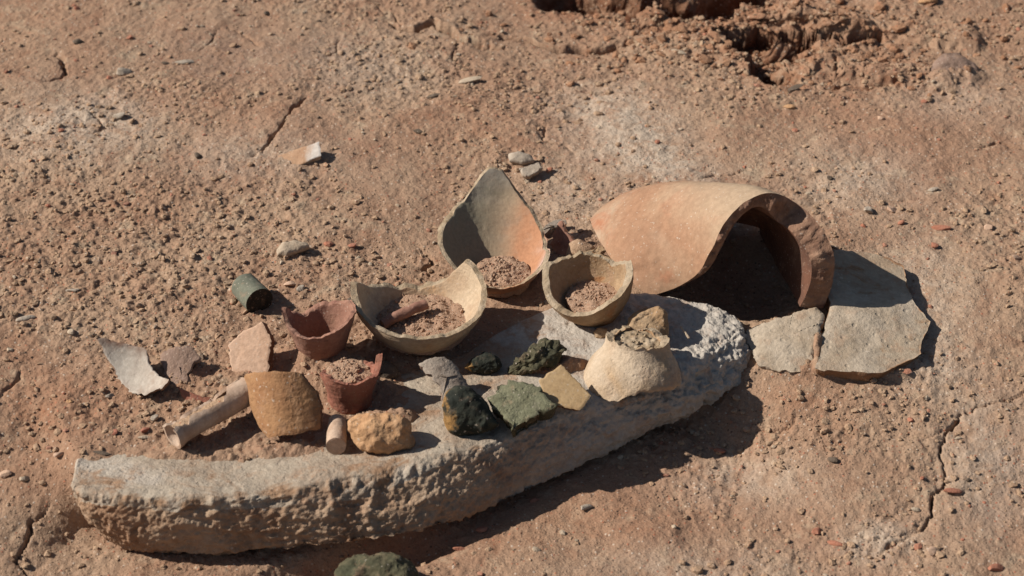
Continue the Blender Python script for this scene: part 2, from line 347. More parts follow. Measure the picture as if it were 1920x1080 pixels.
for c, w, dp in (([(475,300),(500,275),(535,240),(558,205),(570,185)], .0014, .011), ([(725,38),(770,55),(810,45),(850,65),(900,82),(945,85)], .0050, .020),
    ([(700,5),(745,25),(760,50)], .0018, .006), ([(940,68),(990,70),(1040,85),(1090,90),(1140,88),(1180,80)], .0050, .020), ([(1830,280),(1870,272),(1925,278)], .0018, .008),
    ([(1425,808),(1440,800),(1455,806),(1470,796),(1484,786)], .0022, .008), ([(1925,738),(1860,755),(1800,770),(1785,800),(1775,840),(1770,880),(1760,920),(1745,960),(1715,990)], .0012, .010), ([(1760,920),(1790,925),(1830,915)], .0009, .005), ([(1785,800),(1740,812),(1700,808)], .0009, .004), ([(1715,990),(1690,1000),(1640,1008),(1590,995)], .0009, .005), ([(535,240),(560,250),(600,248)], .0009, .004), ([(1140,88),(1200,100),(1250,92),(1290,80)], .0014, .006), ([(860,70),(850,110),(870,140)], .0009, .004), ([(1640,1040),(1690,1010),(1715,990)], .0012, .006),
    ([(110,105),(122,130),(118,155),(90,165)], .0024, .009), ([(412,62),(400,80),(370,100)], .0014, .006), ([(88,935),(60,970),(50,1010),(40,1045),(70,1085)], .0022, .010),
    ([(1280,965),(1340,962),(1400,968)], .0014, .006), ([(795,460),(802,480),(797,512)], .0022, .009), ([(435,530),(452,512),(470,500)], .0016, .008),
    ([(42,690),(40,712),(8,740)], .0016, .007), ([(1425,808),(1450,802),(1480,790)], .0014, .007), ([(1560,158),(1570,120),(1590,100)], .0018, .008),
    ([(1290,345),(1350,330),(1420,325)], .0010, .004), ([(1300,78),(1340,66)], .0016, .008), ([(1010,230),(1015,262),(1050,270),(1075,285)], .0009, .004),
    ([(1740,150),(1760,115),(1780,100)], .0022, .010), ([(155,215),(185,228),(190,250),(180,262)], .0012, .005), ([(640,75),(620,110)], .0012, .005),
    ([(430,60),(470,75),(490,95)], .0014, .006), ([(1885,482),(1895,505)], .0014, .006), ([(1650,373),(1712,376)], .0018, .007)):
    crack(c, w, dp)
# small clods and pits pressed into the sheet
N = 15000
cx = RNG.uniform(-.66, .66, N); cy = RNG.uniform(-.42, .64, N); cr = .0013+.0028*RNG.random(N)**3.5
sg = np.where(RNG.random(N) < .7, 1, -1)
for x0, y0, r, s in zip(cx, cy, cr, sg):
    j0, j1 = np.searchsorted(GX, [x0-2*r, x0+2*r]); i0, i1 = np.searchsorted(GY, [y0-2*r, y0+2*r])
    if j1 <= j0 or i1 <= i0: continue
    d2 = ((X[i0:i1, j0:j1]-x0)**2+(Y[i0:i1, j0:j1]-y0)**2)/(r*r)
    H[i0:i1, j0:j1] += s*r*.5*np.exp(-d2**1.5)*crumbly[i0:i1, j0:j1]
pale = np.clip(blob(1130,215,110,60)+blob(1200,270,90,40)+blob(1260,330,90,40)+.8*blob(1850,860,80,110)+.9*blob(1650,1010,70,40)+.7*blob(1400,905,160,50)
     +.8*blob(120,250,120,70)+.6*blob(230,230,90,50)+.7*blob(1600,330,120,60)+.8*blob(1720,560,90,110)+.6*blob(1780,200,120,40)+.5*blob(700,130,120,60)+.6*blob(1320,1060,200,40)+.5*blob(470,300,160,50)+.6*blob(1760,690,60,60)+.5*blob(1060,360,90,60), 0, 1)
rust = np.clip(rust+.8*blob(60,800,80,100)+.55*blob(1100,960,380,90)+.5*blob(330,200,200,60)*.5+.7*blob(80,50,120,60)*.5+.6*blob(1700,240,150,60)+.45*blob(950,250,160,60)+.9*rough_area+.55*blob(300,740,180,60)+.6*blob(1480,770,160,60)+.6*blob(1040,700,80,20), 0, 1)
greym = np.clip(.6*blob(420,110,120,60)+.5*blob(1240,390,100,50)+.5*blob(620,120,60,60)+.6*blob(1880,880,60,120), 0, 1)
V = np.stack([X.ravel(), Y.ravel(), H.ravel()], 1)
ra = (rough_area*(H < .2)).ravel()[:, None]
V[:, 1] += DY.ravel()
V[:, :2] += np.clip(ra, 0, 1)*.0080*np.stack([fbm(V*[1, 1, 1.6], 38, 3, 61), fbm(V*[1, 1, 1.6], 50, 3, 63)], 1)
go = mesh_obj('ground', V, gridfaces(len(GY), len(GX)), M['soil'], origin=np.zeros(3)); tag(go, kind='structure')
for an, arr in (('pale', pale), ('rust', rust), ('grey', greym), ('deep_shade', deep_shade)):
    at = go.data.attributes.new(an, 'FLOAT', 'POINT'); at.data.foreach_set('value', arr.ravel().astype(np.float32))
def gh(x, y):
    j = np.clip(np.searchsorted(GX, x), 1, len(GX)-1); i = np.clip(np.searchsorted(GY, y), 1, len(GY)-1)
    return H[i, j]

# loose crumbs: real little stones, too many to count
t5 = (1+5**.5)/2
ICO = np.array([(-1,t5,0),(1,t5,0),(-1,-t5,0),(1,-t5,0),(0,-1,t5),(0,1,t5),(0,-1,-t5),(0,1,-t5),(t5,0,-1),(t5,0,1),(-t5,0,-1),(-t5,0,1)], float); ICO /= np.linalg.norm(ICO[0])
ICF = np.array([(0,11,5),(0,5,1),(0,1,7),(0,7,10),(0,10,11),(1,5,9),(5,11,4),(11,10,2),(10,7,6),(7,1,8),(3,9,4),(3,4,2),(3,2,6),(3,6,8),(3,8,9),(4,9,5),(2,4,11),(6,2,10),(8,6,7),(9,8,1)])
def in_slab(x, y): return (y > np.interp(x, xf, yf)-.0) & (y < np.interp(x, xb, yb)) & (x > xf[0]) & (x < xf[-1])
def crumbs(name, mat, n, r0, r1, pw, label, cat, dens=True, pts=None, flat=.62, zf=None):
    if pts is None:
        x = RNG.uniform(-.66, .66, n*2); y = RNG.uniform(-.42, .64, n*2)
        i = np.clip(np.searchsorted(GX, x), 0, len(GX)-1); j = np.clip(np.searchsorted(GY, y), 0, len(GY)-1)
        dn = (crumbly[j, i]+.5*rough_area[j, i] if dens else .6+0*x)*np.where(in_slab(x, y), .12, 1)
        k = RNG.random(len(x)) < dn; x, y = x[k][:n], y[k][:n]; z = gh(x, y)
    else: x, y, z = pts
    n = len(x); r = r0+(r1-r0)*RNG.random(n)**pw
    q = RNG.normal(size=(n, 3, 3)); u, _, vt = np.linalg.svd(q); R = u@vt
    S = ICO[None]*(1+RNG.uniform(-.28, .28, (n, 12, 1)))*RNG.uniform(.55, 1.25, (n, 1, 3))
    W = np.einsum('nij,nkj->nki', R, S)*r[:, None, None]; W[:, :, 2] *= flat
    W += np.stack([x, y, z+r*.18], 1)[:, None]
    F = (ICF[None]+12*np.arange(n)[:, None, None]).reshape(-1, 3)
    o = mesh_obj(name, W.reshape(-1, 3), F, mat, origin=np.zeros(3), smooth=False)
    tag(o, label, cat, None, 'stuff'); return o
crumbs('soil_crumbs', M['crumb'], 33000, .0006, .0042, 6, 'loose brown soil crumbs scattered all over the ground', 'soil crumbs')
crumbs('brick_chips', M['brick'], 420, .0010, .0042, 3, 'tiny orange brick chips scattered over the ground', 'chips', False)
crumbs('pale_chips', M['chip'], 500, .0008, .0034, 3, 'tiny pale stone chips scattered over the ground', 'chips', False)
crumbs('dark_grit', M['dark'], 140, .0008, .0034, 3, 'tiny dark stones scattered over the ground', 'grit', False)
k = 800
gx_ = RNG.normal(G(1430, 70)[0], .13, k); gy_ = G(1430, 70)[1]+RNG.normal(0, .05, k)
M['clod'] = soil_mat('gully_soil', False, (A(178, 122, 82), .6))
crumbs('gully_clods', M['clod'], k, .0015, .008, 3.5, 'crumbled orange soil clods in the collapsed gully', 'soil clods', pts=(gx_, gy_, gh(gx_, gy_)))

# ------------------------------------------------------------------ the long curved slab
def cr(pts, t):                                # Catmull-Rom through rows of pts
    pts = np.asarray(pts, float); n = len(pts)-1; t = np.clip(t, 0, 1)*n; i = np.minimum(t.astype(int), n-1); f = (t-i)[:, None]
    p0, p1, p2, p3 = pts[np.maximum(i-1, 0)], pts[i], pts[i+1], pts[np.minimum(i+2, n)]
    return .5*((2*p1)+(p2-p0)*f+(2*p0-5*p1+4*p2-p3)*f*f+(3*p1-p0-3*p2+p3)*f**3)
def build_slab():
    ns, TF = 620, np.array([G(*s[0], s[3]) for s in SLAB])
    t = np.linspace(0, 1, ns); a, b, c = cr(TF, t), cr(TBW, t), cr(BFW, t)
    end = np.minimum(sstep(0, .005, t), sstep(1, .985, t))[:, None]
    rows = []
    cb = c.copy(); cb[:, 2] -= .012; cb += (b-c)*.10
    bb = b.copy(); bb[:, 2] = 0
    mid = .5*(a+c); 
    prof = [(cb, 3), (c, 8), (None, 0)]
    out = []
    # section: bottom back -> bottom front -> up the face -> rounded edge -> across the top
    soft = (.12+.5*sstep(.50, .80, t))[:, None]
    for u in np.linspace(0, 1, 8)[:-1]: out.append(bb*(1-u)+cb*u)
    for u in np.linspace(0, 1, 5)[:-1]: out.append(cb*(1-u)+c*u)
    p0, p1, p2 = c+(a-c)*(.92-.28*soft), a+np.array([0, 0, .0]), a+(b-a)*(.05+.14*soft)
    lo = c+(a-c)*.0
    for u in np.linspace(0, 1, 52)[:-1]:
        bul = np.sin(np.pi*u)[None] if False else math.sin(math.pi*u)
        out.append(c+(p0-c)*u+np.array([0, -.004, .001])*bul*(1+2*soft)[:, :])
    p1b = a*(1-.35*soft)+(.5*(p0+p2))*(.35*soft)
    for u in np.linspace(0, 1, 16)[:-1]: out.append(p0*(1-u)**2+2*p1b*u*(1-u)+p2*u*u)
    for u in np.linspace(0, 1, 50): out.append(p2+(b-p2)*u+np.array([0, 0, 1.])*0)
    for u in np.linspace(0, 1, 4)[1:]: out.append(b*(1-u)+bb*u)
    V = np.stack(out, 0); nr = V.shape[0]
    cen = (b+cb)*.5
    V = cen[None]+(V-cen[None])*(.88+.12*end[None])        # pull in the two ends
    V[:, :, :2] += 0
    V = V.reshape(-1, 3); F = gridfaces(nr, ns)
    N = normals(V, F)
    if N[(nr-20)*ns+ns//2, 2] < 0: F = F[:, ::-1]; N = -N
    rg = .4+.9*sstep(-.35, .5, fbm(V, 9, 2, 77))
    tt = np.tile(t, nr); face = np.repeat((np.arange(nr) < 72).astype(float), ns)
    lump = .0042*fbm(V, 14, 3, 3) + .0030*(.42-np.abs(fbm(V*[.8, .8, 1.2], 38, 5, 7, .6)))*rg*(.3+.7*np.maximum(face, sstep(.55, .8, tt)))
    pit = np.clip(fbm(V, 75, 4, 17, .65)-.1, 0, 2)
    fine = .0011*fbm(V, 210, 3, 27, .65)
    lump += fine*(.5+.7*np.maximum(face, sstep(.5, .75, tt))) - .0007*pit*np.maximum(face, .25+.75*sstep(.55, .8, tt))
    lump += .006*sstep(.5, .85, tt)*(.4-np.abs(fbm(V, 30, 4, 37, .6)))
    V = V+N*(lump*np.repeat(np.where(np.arange(nr) > 81, .55, 1), ns))[:, None]
    # end caps: fan onto the centre of each end
    caps = []; base = len(V); extra = []
    for col in (0, ns-1):
        ring = np.arange(nr)*ns+col; extra.append(V[ring].mean(0)); ci = base+len(extra)-1
        for q in range(nr-1): caps.append((ring[q], ring[q+1], ci, ci) if col == 0 else (ring[q+1], ring[q], ci, ci))
    V = np.vstack([V, extra])
    wob = fbm(np.stack([t*9, t*0, t*0], 1), 1, 3, 5)[:-1]
    mi = ((np.arange(nr-1)[:, None] < 61+7*wob[None]) & (t[None, :-1] < .80+.05*wob[None])).astype(int).ravel()
    o = mesh_obj('stone_slab', V, F, [M['slab'], M['slabface']], mi=mi)
    bm = bmesh.new(); bm.from_mesh(o.data); bmesh.ops.contextual_create
    be = [e for e in bm.edges if e.is_boundary]; bmesh.ops.holes_fill(bm, edges=be, sides=0); bm.to_mesh(o.data); bm.free()
    return tag(o, 'long curved thick limestone slab carrying most of the sherds', 'stone slab')
build_slab()

def split_edge(o, idx=1, name='broken_edge'):
    """the broken edge of a pot or sherd becomes a part of its own"""
    me = o.data
    for keep_edge in (True, False):
        bm = bmesh.new(); bm.from_mesh(me)
        bmesh.ops.delete(bm, geom=[f for f in bm.faces if (f.material_index == idx) != keep_edge], context='FACES')
        m2 = me.copy() if keep_edge else me
        bm.to_mesh(m2); bm.free()
        if keep_edge: m2.name = name; part = bpy.data.objects.new(name, m2)
    COL.objects.link(part); part.parent = o
    return o
# ------------------------------------------------------------------ pots turned on a wheel, with broken rims
def revolve(name, base, prof, rim, th, mats, label, cat, lean=(0, 0), low=None, rough=.0010, floor=.006, rot=0, nth=200, wob=.004, group=None, closed=True, edge=1, seed=1):
    a = np.array([lean[0], lean[1], 1.]); a /= np.linalg.norm(a)
    u = np.array([1., 0, 0]); u = u-a*(u@a); u /= np.linalg.norm(u); v = np.cross(a, u)
    th_ = np.linspace(0, 2*math.pi, nth, endpoint=False); dg = np.degrees(th_)
    def per(tab):
        k = sorted(tab); xs = [k[-1][0]-360]+[p[0] for p in k]+[k[0][0]+360]; ys = [k[-1][1]]+[p[1] for p in k]+[k[0][1]]
        return np.interp(dg, xs, ys)
    Hh = per(rim)/1000; Hh = Hh+rough*(noise(th_*5, seed, 0)+.35*noise(th_*17, seed+4, 0))
    ka = np.sort(np.random.default_rng(seed+50).uniform(0, 360, 22)); kv = np.random.default_rng(seed+51).uniform(-1, 1, 22)
    Hh = Hh+rough*1.3*np.interp(dg, np.concatenate([[ka[-1]-360], ka, [ka[0]+360]]), np.concatenate([[kv[-1]], kv, [kv[0]]]))
    Lo = per(low)/1000+rough*noise(th_*12, seed, 9) if low else np.zeros(nth)
    pz, pr = np.array([p[0] for p in prof])/1000, np.array([p[1] for p in prof])/1000
    # smooth the profile
    zz = np.linspace(pz[0], pz[-1], 80); rr = np.interp(zz, pz, pr)
    for _ in range(6): rr[1:-1] = .25*rr[:-2]+.5*rr[1:-1]+.25*rr[2:]
    R = lambda z: np.interp(z, zz, rr)
    rows = []
    nz_ = 34
    if closed:
        for f in (0.02, .5, .9): rows.append((R(0)*f+0*th_, Lo))
    for f in np.linspace(0, 1, nz_): z = Lo+(Hh-Lo)*f; rows.append((R(z), z))
    thv = th/1000*(1+.10*noise(th_*3, seed, 3))
    for f in (.25, .5, .75, 1.):
        jag = rough*.25*noise(th_*13, f*9, seed)*math.sin(math.pi*f)
        rows.append((R(Hh)-thv*f, Hh+jag-.0012*abs(f-.5)))
    z0 = Lo+(floor if closed else 0)
    for f in np.linspace(1, 0, nz_)[1:]:
        z = z0+(np.maximum(Hh, z0+.0005)-z0)*f; rows.append((np.maximum(R(z)-thv, .001), z))
    if closed:
        for f in (.8, .4, .02): rows.append(((R(z0)-thv)*f, z0))
    nr = len(rows)
    V = np.zeros((nr, nth, 3))
    for i, (r, z) in enumerate(rows):
        V[i] = (r*np.cos(th_))[:, None]*u+(r*np.sin(th_))[:, None]*v+z[:, None]*a
    V = V.reshape(-1, 3)+np.array(base); F = gridfaces(nr, nth, True)
    if not closed: F = np.vstack([F, gridfaces(2, nth, True)*0+np.stack([np.arange(nth)+(nr-1)*nth, (np.arange(nth)+1) % nth+(nr-1)*nth, (np.arange(nth)+1) % nth, np.arange(nth)], 1)])
    rimw = np.zeros(nr); q0 = (3 if closed else 0)+nz_-1; rimw[q0:q0+5] = 1; rimw = np.repeat(rimw, nth)
    N = normals(V, F); V = V+N*(wob*.25*fbm(V-base, 22, 3, seed)+.00022*fbm(V-base, 300, 2, seed)+rimw*(.0007*fbm(V-base, 160, 3, seed+2, .6)))[:, None]
    nb = 3 if closed else 0
    ri = np.repeat(np.arange(nr-1), nth); mi = np.zeros(len(F), int)
    mi[:len(ri)] = np.where((ri >= nb+nz_-1) & (ri < nb+nz_+3), 1, np.where(ri >= nb+nz_+3, 2, 0))
    if not closed: mi[len(ri):] = 1
    o = mesh_obj(name, V, F, mats, origin=np.array(base), mi=mi); split_edge(o, 1, 'broken_rim')
    return tag(o, label, cat, group or 'broken pots and cups')
def fill(name, c, rx, ry, h, mat, label, cat='soil', n=260, slope=(0, 0), seed=0):
    nth, nr = 72, 22; th_ = np.linspace(0, 2*math.pi, nth, endpoint=False); V = []
    for i in range(nr):
        f = (i+.02)/(nr-1)
        V.append(np.stack([c[0]+rx*f*np.cos(th_), c[1]+ry*f*np.sin(th_), c[2]+h*(1-f**2)+slope[0]*f*np.cos(th_)+slope[1]*f*np.sin(th_)], 1))
    V = np.vstack(V); V[:, 2] += .0016*fbm2(V[:, 0], V[:, 1], 140, 3, 5+seed)
    V0 = V.copy(); F = gridfaces(nr, nth, True)
    # skirt down into the pot so that it is a solid heap
    low = V[-nth:].copy(); low[:, 2] -= .006; F = np.vstack([F, np.stack([np.arange(nth)+(nr-1)*nth, (np.arange(nth)+1) % nth+(nr-1)*nth, (np.arange(nth)+1) % nth+nr*nth, np.arange(nth)+nr*nth], 1)])
    V = np.vstack([V, low])
    pk = V0[RNG.integers(0, len(V0)-nth, n)]+RNG.normal(0, .001, (n, 3))*[1, 1, 0]
    r = .0006+.0016*RNG.random(n)**2.5; S = ICO[None]*(1+RNG.uniform(-.3, .3, (n, 12, 1)))*r[:, None, None]+pk[:, None]
    Fc = (ICF[None]+12*np.arange(n)[:, None, None]).reshape(-1, 3)
    T = np.vstack([F[:, [0, 1, 2]], F[:, [0, 2, 3]], Fc+len(V)])
    o = mesh_obj(name, np.vstack([V, S.reshape(-1, 3)]), T, mat, auto=40)
    return tag(o, label, cat, None, 'stuff')

# large buff bowl
bA = P(788, 634); bA[2] -= .001
revolve('bowl', bA, [(0,25),(8,32),(20,46),(35,56),(50,61),(62,63)],
    [(0,45),(20,52),(36,57),(48,57),(56,46),(64,35),(80,28),(95,25),(120,28),(150,36),(168,52),(176,57),(186,54),(220,46),(270,42),(310,43),(340,44)], 5.5,
    [M['buff'], M['buffbreak'], M['buff']], 'largest buff bowl with broken rim, filled with grit and a finger-shaped stick of clay', 'bowl', lean=(.02, 0), seed=3)
fill('grit_fill', bA+[0.001, .004, .020], .046, .046, .003, M['grit'], 'grit and soil filling the large buff bowl', n=420)
# leaning jar base with tall back wall
bB = P(938, 538)
revolve('jar_fragment', bB, [(0,22),(8,32),(20,42),(40,56),(70,70),(110,80)],
    [(0,27),(18,31),(35,37),(52,50),(64,62),(76,76),(86,94),(95,98),(104,87),(118,70),(140,58),(158,50),(172,43),(185,36),(200,28),(225,16),(250,10),(270,9),(300,11),(325,17),(345,24)], 5,
    [M['jar'], M['buffbreak'], M['jar']], 'tall pointed jar base leaning back, grey to orange inside, with grit at its bottom', 'jar fragment', lean=(-.04, .30), seed=5, nth=260)
fill('grit_fill', bB+[.001, .006, .0105], .0275, .0270, .003, M['grit'], 'grit lying at the bottom of the tall pointed jar base', n=260, seed=2, slope=(0, .002))
# small sandy cup
bC = P(1122, 588)
revolve('cup', bC, [(0,19),(10,27),(22,35),(36,40),(50,43)],
    [(0,46),(15,46),(35,36),(50,32),(70,40),(90,43),(120,44),(140,50),(152,52),(170,44),(195,38),(215,38),(240,36),(270,38),(300,42),(330,45)], 6,
    [M['cup'], M['buffbreak'], M['cup']], 'small thick sandy cup tilted to the left between the jar base and the big jar', 'cup', lean=(-.26, -.12), seed=8)
fill('grit_fill', bC+[-.003, .001, .018], .027, .027, .004, M['grit'], 'grit filling the small tilted sandy cup', n=220, seed=4)
# narrow pink cup
bE = P(605, 671)
revolve('cup', bE, [(0,19),(12,20),(25,24),(42,30),(60,34)],
    [(0,56),(30,52),(60,44),(90,40),(115,36),(135,34),(160,46),(176,56),(186,56),(200,48),(225,46),(250,46),(270,48),(310,54),(340,58)], 4,
    [M['pink'], M['pink'], M['pink']], 'narrow pinkish cup standing upright with a pointed lip on its left', 'cup', lean=(0, -.05), seed=12)
# red half cup
bF = P(655, 751)
revolve('cup_fragment', bF, [(0,19),(10,19),(20,22),(32,26),(52,28)],
    [(0,46),(10,50),(18,34),(40,30),(90,22),(140,22),(180,30),(196,36),(210,40),(228,43),(245,41),(285,40),(315,42),(338,38),(350,42)], 4.5,
    [M['red'], M['red'], M['red']], 'broken red cup half full of soil beside the ochre pot piece', 'cup fragment', lean=(.05, -.02), seed=15)
fill('soil_fill', bF+[0, .002, .027], .0205, .0225, .003, M['grit'], 'soil filling the broken red cup', n=160, seed=6)
# pale bell-shaped neck
bS = P(1190, 702)
revolve('jar_neck', bS, [(-14,44),(0,42),(7,40),(14,36),(21,31),(28,28),(44,27)],
    [(0,34),(30,33),(60,36),(90,35),(120,37),(150,35),(175,37),(200,33),(225,34),(250,31),(275,32),(310,31),(335,34)], 7, [M['cream'], M['buffbreak'], M['cup']],
    'pale cream bell-shaped jar neck standing on the slab with its wide end down', 'jar neck', lean=(.06, .36),
    low=[(0,2),(40,0),(90,0),(180,-5),(205,-10),(235,-13),(252,-12),(262,-6),(275,-1),(310,-1),(330,-2),(345,0)], closed=False, seed=18, rough=.0014, wob=.008)
fill('soil_fill', bS+[.0015, .009, .0250], .0220, .0215, .002, M['buffbreak'], 'soil filling the pale bell-shaped jar neck', n=40, seed=7)
bT = P(1212, 628)

# ------------------------------------------------------------------ big terracotta jar lying on its side
def build_jar():
    z = lambda h: ZB+h/1000
    Fr = [(1216,556,2),(1268,539,16),(1308,512,38),(1333,468,64),(1362,416,88),(1402,376,102),(1448,362,106),(1495,382,88),(1535,425,76),(1562,475,58),(1560,525,32),(1543,578,2)]
    Md = [(1150,488,14),(1168,440,34),(1200,390,50),(1240,360,62),(1285,344,72),(1325,342,76),(1365,345,78),(1405,352,72),(1450,372,60),(1478,405,46),(1490,450,26),(1492,490,2)]
    Bk = [(1106,412,8),(1118,396,8),(1142,380,10),(1180,368,12),(1230,362,14),(1285,366,14),(1335,378,18),(1376,394,24),(1402,402,24),(1424,408,14),(1440,416,4),(1450,430,0)]
    A_ = np.array([G(p[0], p[1], z(p[2])) for p in Fr]); B_ = np.array([G(p[0], p[1], z(p[2])) for p in Bk]); M_ = np.array([G(p[0], p[1], z(p[2])) for p in Md])
    nt_, ns = 220, 90; t = np.linspace(0, 1, nt_); A2, B2, M2 = cr(A_, t), cr(B_, t), cr(M_, t)
    cen = np.array([.5*(A2[0]+A2[-1]), .5*(B2[0]+B2[-1])]).mean(0); cen[2] = ZB
    V = np.zeros((ns, nt_, 3))
    for i, s in enumerate(np.linspace(0, 1, ns)):
        V[i] = A2*(2*s-1)*(s-1)+M2*4*s*(1-s)+B2*s*(2*s-1)
    V = V.reshape(-1, 3); F = gridfaces(ns, nt_); N = normals(V, F)
    if N[(ns//2)*nt_+nt_//2, 2] < 0: N = -N; F = F[:, ::-1]
    N3 = N.reshape(ns, nt_, 3).copy()
    for _ in range(60):
        N3[:, 1:-1] = .25*N3[:, :-2]+.5*N3[:, 1:-1]+.25*N3[:, 2:]; N3[1:-1] = .25*N3[:-2]+.5*N3[1:-1]+.25*N3[2:]
    NS = N3.reshape(-1, 3); NS /= np.linalg.norm(NS, axis=1, keepdims=True)
    tt = np.tile(t, ns); ss = np.repeat(np.linspace(0, 1, ns), nt_)
    th = (.010+.013*sstep(.45, .62, tt))*(1-.35*ss)
    O = V+N*(.0016*fbm(V, 14, 3, 4)+.00035*fbm(V, 120, 3, 6))[:, None]
    # a thin flaked scar near the foot of the front edge
    fl = sstep(.30, .20, tt+.05*fbm(V, 40, 3, 8))*sstep(.34, .26, ss+.12*fbm(V, 30, 4, 9)); O -= N*(fl*.0011)[:, None]
    I = V-NS*th[:, None]+NS*(.001*fbm(V, 30, 3, 14))[:, None]
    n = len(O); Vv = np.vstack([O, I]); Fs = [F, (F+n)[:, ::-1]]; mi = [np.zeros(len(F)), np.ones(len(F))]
    def strip(idx):                            # rough broken wall between outer and inner surface
        nonlocal Vv
        k = 7; m = len(idx); rows = [idx]
        for q in range(1, k):
            f = q/k; p = O[idx]*(1-f)+I[idx]*f; w = (A2-B2).mean(0); w /= np.linalg.norm(w)
            out = w if idx is fr else (-w if idx is bk else np.zeros(3))
            p = p+out*(.0022*fbm(p, 90, 4, 33, .6)+.001)[:, None]*math.sin(math.pi*f)*1.5
            rows.append(np.arange(len(Vv), len(Vv)+m)); Vv = np.vstack([Vv, p])
        rows.append(idx+n)
        for r0, r1 in zip(rows[:-1], rows[1:]):
            q = np.stack([r0[:-1], r0[1:], r1[1:], r1[:-1]], 1); Fs.append(q); mi.append(np.full(len(q), 2))
    fr = np.arange(nt_); bk = (ns-1)*nt_+np.arange(nt_); lf = np.arange(ns)*nt_; rg = lf+nt_-1
    for e in (fr, bk, lf, rg): strip(e)
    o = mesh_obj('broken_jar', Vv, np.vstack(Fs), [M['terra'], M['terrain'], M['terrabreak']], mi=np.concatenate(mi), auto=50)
    bm = bmesh.new(); bm.from_mesh(o.data); bmesh.ops.recalc_face_normals(bm, faces=bm.faces); bm.to_mesh(o.data); bm.free()
    split_edge(o, 2); tag(o, 'big orange terracotta jar half lying on its side, open towards the right', 'broken jar')
build_jar()

# ------------------------------------------------------------------ sherds and rocks from their outlines
TOCAM = -FW
def plate(name, outline, anchor, n, thick, mats, label, cat, bend=0, bdir=(1, 0), bump=.0006, jag=.0012, seed=0, group=None, freq=60, auto=45, taper=.9, cupz=0, big=0):
    """a slab or sherd: outline pixels on a tilted plane through anchor, real thickness behind it"""
    n = np.array(n, float); n /= np.linalg.norm(n); o = np.array(anchor, float)
    W = np.array([onplane(px, py, o, n) for px, py in outline])
    e1 = np.cross([0, 1., .2], n); e1 /= np.linalg.norm(e1); e2 = np.cross(n, e1); c = W.mean(0)
    Q = np.stack([(W-c)@e1, (W-c)@e2], 1); per = np.vstack([Q, Q[:1]]); seg = np.linalg.norm(np.diff(per, axis=0), axis=1); cs = np.concatenate([[0], np.cumsum(seg)])
    m = 150; s = np.linspace(0, cs[-1], m, endpoint=False); B = np.stack([np.interp(s, cs, per[:, 0]), np.interp(s, cs, per[:, 1])], 1)
    B = .25*np.roll(B, 1, 0)+.5*B+.25*np.roll(B, -1, 0)
    B += jag*np.stack([noise(s*180, seed, 0)+.6*noise(s*420, seed, 3), noise(s*180, seed, 6)+.6*noise(s*420, seed, 9)], 1)
    rad = np.abs(Q).max(); bd = np.array(bdir, float); bd /= np.linalg.norm(bd); nr = 30; V = []
    def lift(q):
        w = (q@bd)/rad; w2 = (q@np.array([-bd[1], bd[0]]))/rad
        return -bend*w*w - cupz*(w*w+w2*w2)
    def put(q, off): return c+q[:, :1]*e1+q[:, 1:]*e2+(lift(q)+off)[:, None]*n
    for i in range(nr):
        f = (i+.01)/(nr-1); q = B*f; V.append(put(q, 0*s-.0006*sstep(.93, 1, f)))
    for k in range(1, 7):
        f = k/6; V.append(put(B*(1-(1-taper)*f)*(1+0*f), -thick*f+0*s))
    for i in range(nr-1, -1, -3): V.append(put(B*taper*(i+.01)/(nr-1), -thick+0*s))
    nrr = len(V); V = np.vstack(V); F = gridfaces(nrr, m, True); N = normals(V, F)
    if (N[5*m]@n) < 0: N = -N; F = F[:, ::-1]
    ri = np.repeat(np.arange(nrr), m); amp = np.where((ri >= nr) & (ri < nr+6), 2.2, 1.)
    L = V-c
    V = V+N*(amp*bump*(fbm(L, freq, 4, seed, .55))+big*fbm(L, 22, 2, seed+3))[:, None]
    fi = np.repeat(np.arange(nrr-1), m); mi = ((fi >= nr-1) & (fi < nr+5)).astype(int)
    ob = mesh_obj(name, V, F, mats if isinstance(mats, (list, tuple)) else [mats, mats], mi=mi, auto=auto); split_edge(ob)
    return tag(ob, label, cat, group or ('flat sherds and chips of the heap' if cat == 'sherd' else None))
